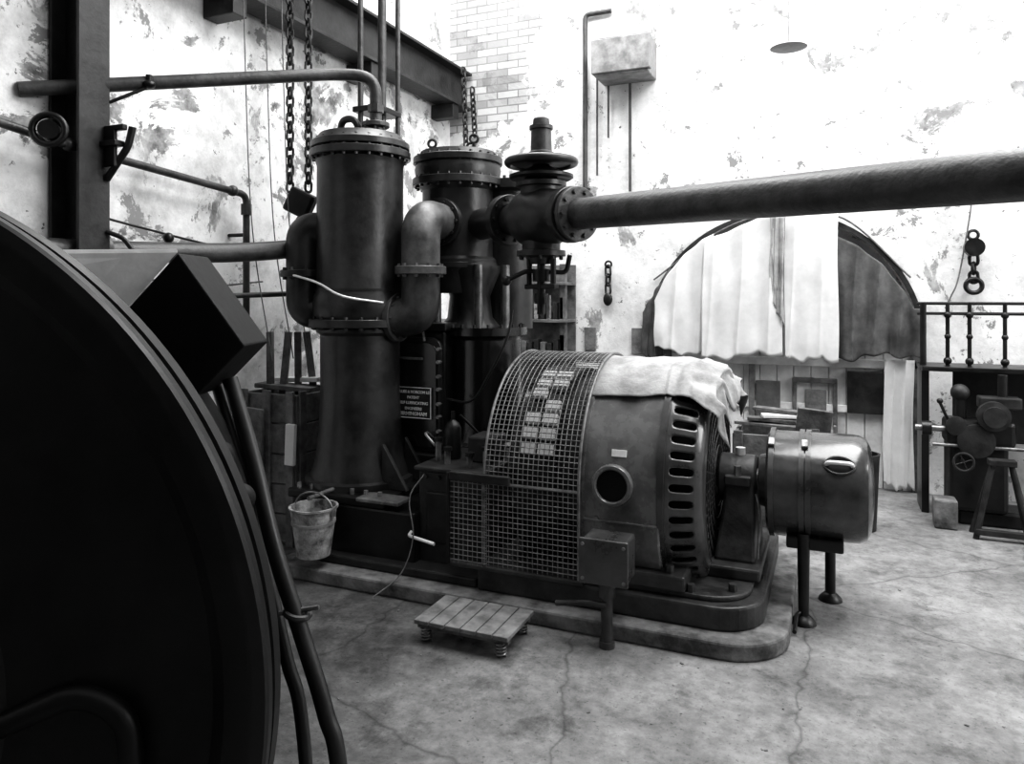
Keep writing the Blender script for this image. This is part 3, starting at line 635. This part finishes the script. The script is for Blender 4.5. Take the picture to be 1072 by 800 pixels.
lathe(g,'shade',[(.0,.03),(.03,.03),(.115,0),(.12,-.004),(.115,-.006),(.0,.0)],(-.26,5.33,3.29),UP,GALV,40)
cyl(g,'cord',(-.26,5.33,3.31),(-.26,5.33,6.0),.003,GALV,seg=6)
g=grp('hanging_shackle',(-1.93,6.75,1.75))
torus(g,'ring',(-1.93,6.76,1.90),(0,1,0),.03,.01,IRON,24,8); chain(g,'links',(-1.93,6.75,1.89),(-1.93,6.75,1.60),.11,.06,.011,IRON)
sphere(g,'hook_body',(-1.93,6.74,1.57),.045,IRON,(1,.6,1.4))
g=grp('hanging_pulley_block',(1.03,6.7,1.85))
torus(g,'ring',(1.03,6.74,2.08),(0,1,0),.035,.012,IRON,24,8); cyl(g,'sheave',(1.03,6.66,1.98),(1.03,6.74,1.98),.07,IRON)
chain(g,'links',(1.03,6.72,1.93),(1.03,6.72,1.72),.09,.06,.013,IRON); torus(g,'big_link',(1.03,6.71,1.68),(0,1,0),.055,.018,IRON,28,10)
cable(g,'cord',[(1.03,6.74,2.45),(1.0,6.72,2.2),(.93,6.73,1.75),(.88,6.74,1.6),(.84,6.75,1.5)],.006,ROPE)
boxb(None,'notice_board',-2.17,-2.06,6.775,6.798,1.08,1.30,WOOD2,.003)
boxb(None,'notice_board.001',-1.71,-1.58,6.775,6.798,1.06,1.30,WOOD2,.003)
g=grp('tool_rack',(-2.4,6.6,0))
for x in (-2.75,-2.3): boxb(g,'upright',x-.03,x+.03,6.5,6.56,0,1.9,WOOD)
for z in (.5,1.0,1.35,1.7): boxb(g,'shelf',-2.8,-2.25,6.45,6.75,z,z+.03,WOOD)
boxb(g,'rack_back',-2.8,-2.25,6.74,6.76,0,1.9,WOOD)
for i in range(7):
    h=.12+.1*random.random(); boxb(g,'tool_tin',-2.72+i*.065,-2.68+i*.065,6.5,6.6,1.38,1.38+h,IRON2 if i%2 else BUCK); boxb(g,'tool_box',-2.72+i*.065,-2.67+i*.065,6.5,6.6,1.03,1.03+h,IRON2 if i%3 else WOOD)
# ================================================================= TIMBER
def crate(n,x0,x1,y0,y1,z1,m,rows=4,seedv=0):
    g=grp(n,((x0+x1)/2,(y0+y1)/2,0)); random.seed(seedv)
    h=z1/rows
    for r in range(rows):
        a=.012*random.random()
        boxb(g,'front_board_%d'%r,x0,x1,y0+a,y0+.025+a,r*h+.006,(r+1)*h-.006,m,.003); boxb(g,'back_board_%d'%r,x0,x1,y1-.025,y1,r*h+.006,(r+1)*h-.006,m,.003)
        boxb(g,'side_board_l%d'%r,x0,x0+.025,y0+.03,y1-.03,r*h+.006,(r+1)*h-.006,m,.003); boxb(g,'side_board_r%d'%r,x1-.025,x1,y0+.03,y1-.03,r*h+.006,(r+1)*h-.006,m,.003)
    for x in (x0+.04,x1-.04,(x0+x1)/2): boxb(g,'batten',x-.03,x+.03,y0-.02,y0,0,z1+.02,m,.004)
    for x in (x1,): 
        for y in (y0+.05,y1-.05): boxb(g,'side_batten',x,x+.02,y-.03,y+.03,0,z1+.02,m,.004)
    boxb(g,'bottom',x0,x1,y0,y1,.01,.03,m)
    return g
g=crate('wooden_crate',-3.58,-3.12,3.75,4.3,.97,WOOD2,5,2)
for i in range(5):
    box(g,'loose_stave_%d'%i,(-3.46+i*.075,3.9+.05*i,1.06),(.045,.03,.60),WOOD2 if i%2 else WOOD,(.1*(i%3-1),.10*((i*2)%3-1),.3*i),.003)
box(g,'top_plank',(-3.35,3.95,.99),(.42,.16,.03),WOOD2,(0,.05,.15),.004)
box(g,'top_plank_2',(-3.33,4.05,1.03),(.40,.10,.03),WHT,(0,-.06,-.1),.004)
box(g,'pale_offcut',(-3.13,3.71,.66),(.07,.03,.26),SHEET,(0,.04,0),.004)
box(g,'leaning_board',(-3.42,3.70,.45),(.14,.025,.86),WOOD,(.05,.06,0),.004)
g=crate('wooden_crate.001',-.62,.02,5.25,5.75,.66,WOOD,3,5)
for i in range(4):
    box(g,'stacked_plank_%d'%i,(-.34+.05*(i%3),5.45+.04*i,.695+i*.030),(.58-.08*i,.10,.022),(WOOD2,WOOD,WHT,WOOD)[i],(0,.03*(i%2),.25*(i%3-1)),.003)
box(g,'broken_box_end',(-.1,5.35,.76),(.22,.03,.16),WOOD,(.2,.1,.1),.003)
g=grp('small_metal_bin',(.12,5.6,0)); lathe(g,'bin',[(0,0),(.10,0),(.12,.5),(.125,.52),(.11,.52),(.09,.02)],(.19,5.6,0),UP,IRON2,36)
# sprung foot platform
g=grp('sprung_foot_platform',(-1.53,3.1,0))
px0,px1,py0,py1=-1.77,-1.29,2.94,3.25
for i in range(6):
    w=(px1-px0)/6
    boxb(g,'slat_%d'%i,px0+i*w+.003,px0+(i+1)*w-.003,py0,py1,.085,.105,WOOD2,.003)
for y in (py0+.02,py1-.05): boxb(g,'bearer',px0+.01,px1-.01,y,y+.03,.062,.085,WOOD,.003)
for x in (px0+.05,px1-.05):
    for y in (py0+.035,py1-.035):
        tube(g,'coil_spring',[(x+.022*math.cos(t*.5),y+.022*math.sin(t*.5),.005+.057*t/50) for t in range(51)],.0045,STEEL,0,6)
# bucket
g=grp('hanging_bucket',(-2.66,3.36,.3))
bx,by=-2.66,3.345
lathe(g,'pail',[(0,.155),(.088,.155),(.092,.15),(.128,.41),(.136,.415),(.136,.425),(.122,.425),(.086,.17),(0,.17)],(bx,by,0),UP,BUCK,40)
lathe(g,'hoop',[(.118,.33),(.122,.33),(.1235,.345),(.119,.345)],(bx,by,0),UP,GALV,40)
tube(g,'bail_handle',[(bx+.132*math.cos(t),by,.40+.10*math.sin(t)) for t in [pi*i/20 for i in range(21)]],.005,STEEL,0,8)
for s in (-1,1): cyl(g,'ear',(bx+.128*s,by,.395),(bx+.14*s,by,.395),.018,STEEL)
# ================================================================= NEAR DRUM (second machine)
RD=.925
DC=V(-1.325,1.20,RD+.01); FW=V(0,1,0)
g=grp('large_flywheel_casing',(DC.x,DC.y,0))
lathe(g,'casing_face',[(0,-.055),(.16,-.055),(.17,-.05),(.19,-.02),(.42,.0),(.45,-.012),(.48,-.012),(.50,.0),(.78,.022),(.83,.018),(.855,.0),(RD-.03,-.005),(RD-.02,-.002),(RD-.004,.004),(RD,.012),(RD,.030),(RD-.022,.034),(RD-.022,.055),(RD-.006,.06),(RD-.004,.085),(RD-.02,.09),(RD-.07,.10),(RD-.07,.28),(0,.28)],DC,FW,DRUM,160,25)
lathe(g,'hub',[(0,-.14),(.07,-.14),(.09,-.12),(.10,-.05)],DC,FW,DRUM,48)
RV=V(1,0,0)
tube(g,'face_strap',[DC+RV*r+Vector((0,0,z))-FW*.0 for r,z in ((.30,-.12),(.62,.02),(.70,-.02),(.72,-.55))],.02,DRUM,.06,10)
boxb(g,'bearer_left',DC.x-.75,DC.x+.35,DC.y-.05,DC.y+.20,0,.06,BLK)
def poly(n,V8,m,par,bev=.004):
    bm=bmesh.new(); vs=[bm.verts.new(p) for p in V8]
    for f in ((0,1,2,3),(7,6,5,4),(0,4,5,1),(1,5,6,2),(2,6,7,3),(3,7,4,0)): bm.faces.new([vs[i] for i in f])
    return fin(bm,n,m,par,False,bev)
fr=[V(-.752,1.42,1.566),V(-.645,1.42,1.684),V(-.516,1.42,1.504),V(-.612,1.42,1.405)]
poly('terminal_housing',fr+[p+FW*.14 for p in fr],BLK,g)
a,b=fr[0],fr[1]
e1=b+V(-.215,-.16,-.012); e2=a+V(-.10,-.14,.065)
poly('housing_lit_plate',[a,b,e1,e2]+[p+Vector((0,0,.008)) for p in (a,b,e1,e2)],WHT,g,.002)  # plate coloured white to stand for the lit face of the housing
for r,z in ((-.60,1.38),(-.55,1.30),(-.51,1.22)): sphere(g,'cable_lug',V(r,1.38,z),.028,BLK)
g=grp('power_cables',tuple(V(-.55,1.45,.6)))
cable(g,'cable_thick',[V(-.575,1.50,1.43),V(-.515,1.46,1.28),V(-.455,1.41,1.115),V(-.395,1.385,.96),V(-.345,1.36,.83),V(-.31,1.34,.69),V(-.25,1.30,.03)],.016,RUB,14)
cable(g,'cable_second',[V(-.61,1.52,1.42),V(-.54,1.47,1.26),V(-.485,1.44,1.08),V(-.435,1.42,.90),V(-.405,1.41,.80),V(-.375,1.38,.55),V(-.34,1.36,.03)],.013,RUB,14)
p=V(-.405,1.39,1.0); torus(g,'cable_clamp',p,(.2,.1,1),.022,.006,IRON2,20,8); cyl(g,'clamp_bolt',p+RV*-.035,p+RV*.04+Vector((0,0,.012)),.005,STEEL,seg=8)
# ================================================================= RIGHT-HAND MACHINE
g=grp('old_machine_tool',(1.0,6.2,0))
boxb(g,'table_top',.62,1.9,6.15,6.55,1.05,1.085,IRON,.006)
boxb(g,'back_panel',.86,1.9,6.50,6.53,.5,1.05,IRON2)
for x,r in ((.64,.022),(.80,.014),(.94,.014),(1.16,.014),(1.4,.014)):
    cyl(g,'post',(x,6.3,0 if x<.7 else 1.08),(x,6.3,1.55),r,IRON,seg=14)
    if x>.7:
        for z,rr_ in ((1.12,.028),(1.30,.022),(1.46,.026)): sphere(g,'post_boss',(x,6.3,z),rr_,IRON)
for z in (1.545,1.47): cyl(g,'top_rail',(.60,6.3,z),(1.9,6.3,z),.012,IRON,seg=10)
boxb(g,'leg_left',.62,.67,6.2,6.5,0,1.05,IRON); boxb(g,'leg_right',1.7,1.76,6.2,6.5,0,1.05,IRON)
cyl(g,'column',(.84,6.02,.25),(.84,6.02,.92),.05,IRON,.035); sphere(g,'governor_ball',(.84,6.02,.92),.06,IRON2)
boxb(g,'headstock',.74,1.16,5.92,6.15,.56,.74,IRON,.03); lathe(g,'pulley_a',[(0,0),(.10,0),(.10,.05),(.07,.055),(.07,.09),(0,.09)],(1.02,5.92,.78),(0,-1,0),IRON2,36)
cyl(g,'spindle_nose',(.56,6.0,.66),(.78,6.0,.66),.022,STEEL); cyl(g,'chuck',(.60,6.0,.66),(.66,6.0,.66),.05,IRON)
lathe(g,'gear_wheel',[(0,0),(.11,0),(.115,.01),(.115,.035),(.09,.04),(.04,.035),(0,.05)],(.92,5.93,.60),(0,-1,.0),IRON2,36)
lathe(g,'gear_wheel_small',[(0,0),(.06,0),(.065,.01),(.065,.035),(0,.05)],(.80,5.93,.70),(0,-1,.0),IRON2,28)
torus(g,'hand_wheel',(.84,5.86,.46),(0,1,0),.06,.009,IRON2,32,8)
for k in range(4): cyl(g,'hand_wheel_spoke',(.84,5.86,.46),(.84+.06*math.cos(k*pi/2+.4),5.86,.46+.06*math.sin(k*pi/2+.4)),.005,IRON2,seg=6)
cyl(g,'hand_wheel_shaft',(.84,5.86,.46),(.84,5.95,.46),.012,IRON)
boxb(g,'pedestal',.76,1.12,5.94,6.2,.10,.58,IRON,.03); boxb(g,'base',.82,1.3,5.98,6.25,0,.11,IRON,.02)
cyl(g,'feed_rod',(.66,5.92,.56),(1.2,5.92,.56),.012,STEEL); cyl(g,'lever',(.76,5.93,.72),(.70,5.88,.86),.010,IRON)
cyl(g,'upright_shaft',(1.10,6.05,.7),(1.10,6.05,1.05),.03,IRON); boxb(g,'tool_slide',.95,1.2,5.96,6.1,.82,.90,IRON2,.01)
sphere(g,'lever_knob',(.70,5.88,.87),.020,IRON)
boxb(None,'concrete_block',.66,.80,5.80,5.96,0,.20,CONC,.012)
g=grp('steel_trestle',(1.05,5.7,0))
for s in (-1,1): 
    tube(g,'leg_%d'%(s+1),[(1.04+.16*s,5.66,.0),(1.04+.05*s,5.74,.5)],.018,IRON2,0,8); tube(g,'leg_b%d'%(s+1),[(1.04+.16*s,5.82,.0),(1.04+.05*s,5.74,.5)],.018,IRON2,0,8)
boxb(g,'top',.96,1.12,5.70,5.78,.48,.52,IRON2); boxb(g,'cross',.88,1.20,5.64,5.68,.03,.07,IRON2)
bm=bmesh.new(); random.seed(9)
for i in range(90):
    x=random.uniform(-2.6,.8); y=random.uniform(2.3,3.25) if i<70 else random.uniform(2.4,5.5)
    if y>3.25 and x<0: continue
    s=random.uniform(.002,.008)
    bmesh.ops.create_cube(bm,size=1,matrix=Matrix.Translation((x,y,s*.3))@Euler((0,0,random.random()*3)).to_matrix().to_4x4()@Matrix.Diagonal((s*2,s,s*.6,1)))
fin(bm,'floor_debris',WOOD2,None,False)
# ================================================================= LIGHT
w=bpy.data.worlds.new('world'); S.world=w; w.use_nodes=True
bg=w.node_tree.nodes['Background']; bg.inputs[0].default_value=(1,1,1,1); bg.inputs[1].default_value=.52
def area(n,loc,target,sx,sy,p):
    l=bpy.data.lights.new(n,'AREA'); l.shape='RECTANGLE'; l.size=sx; l.size_y=sy; l.energy=p
    o=bpy.data.objects.new(n,l); S.collection.objects.link(o); o.location=loc
    o.rotation_euler=(Vector(target)-Vector(loc)).to_track_quat('-Z','Y').to_euler(); return o
area('skylight_lamp',(1.0,4.3,5.9),(.2,4.5,0),4.5,2.4,370)
area('skylight_lamp_left',(-2.2,4.8,5.9),(-3.3,5.2,1.5),2,3,220)
area('added_rim_lamp',(4.4,4.0,3.4),(-.5,4.6,.8),2.6,2.2,200)  # lamp added at the right wall to rim the machines; no window built
# ================================================================= CAMERA
cam=bpy.data.cameras.new('camera'); co=bpy.data.objects.new('camera',cam); S.collection.objects.link(co)
co.location=(0,0,1.6); co.rotation_euler=(pi/2,0,ANG)
cam.sensor_width=36; cam.lens=770/1072*36; cam.shift_y=-90/1072; cam.clip_start=.05; cam.clip_end=100
S.camera=co
S.view_settings.view_transform='Standard'
try: S.view_settings.look='Medium High Contrast'
except Exception as e: print('look',e)
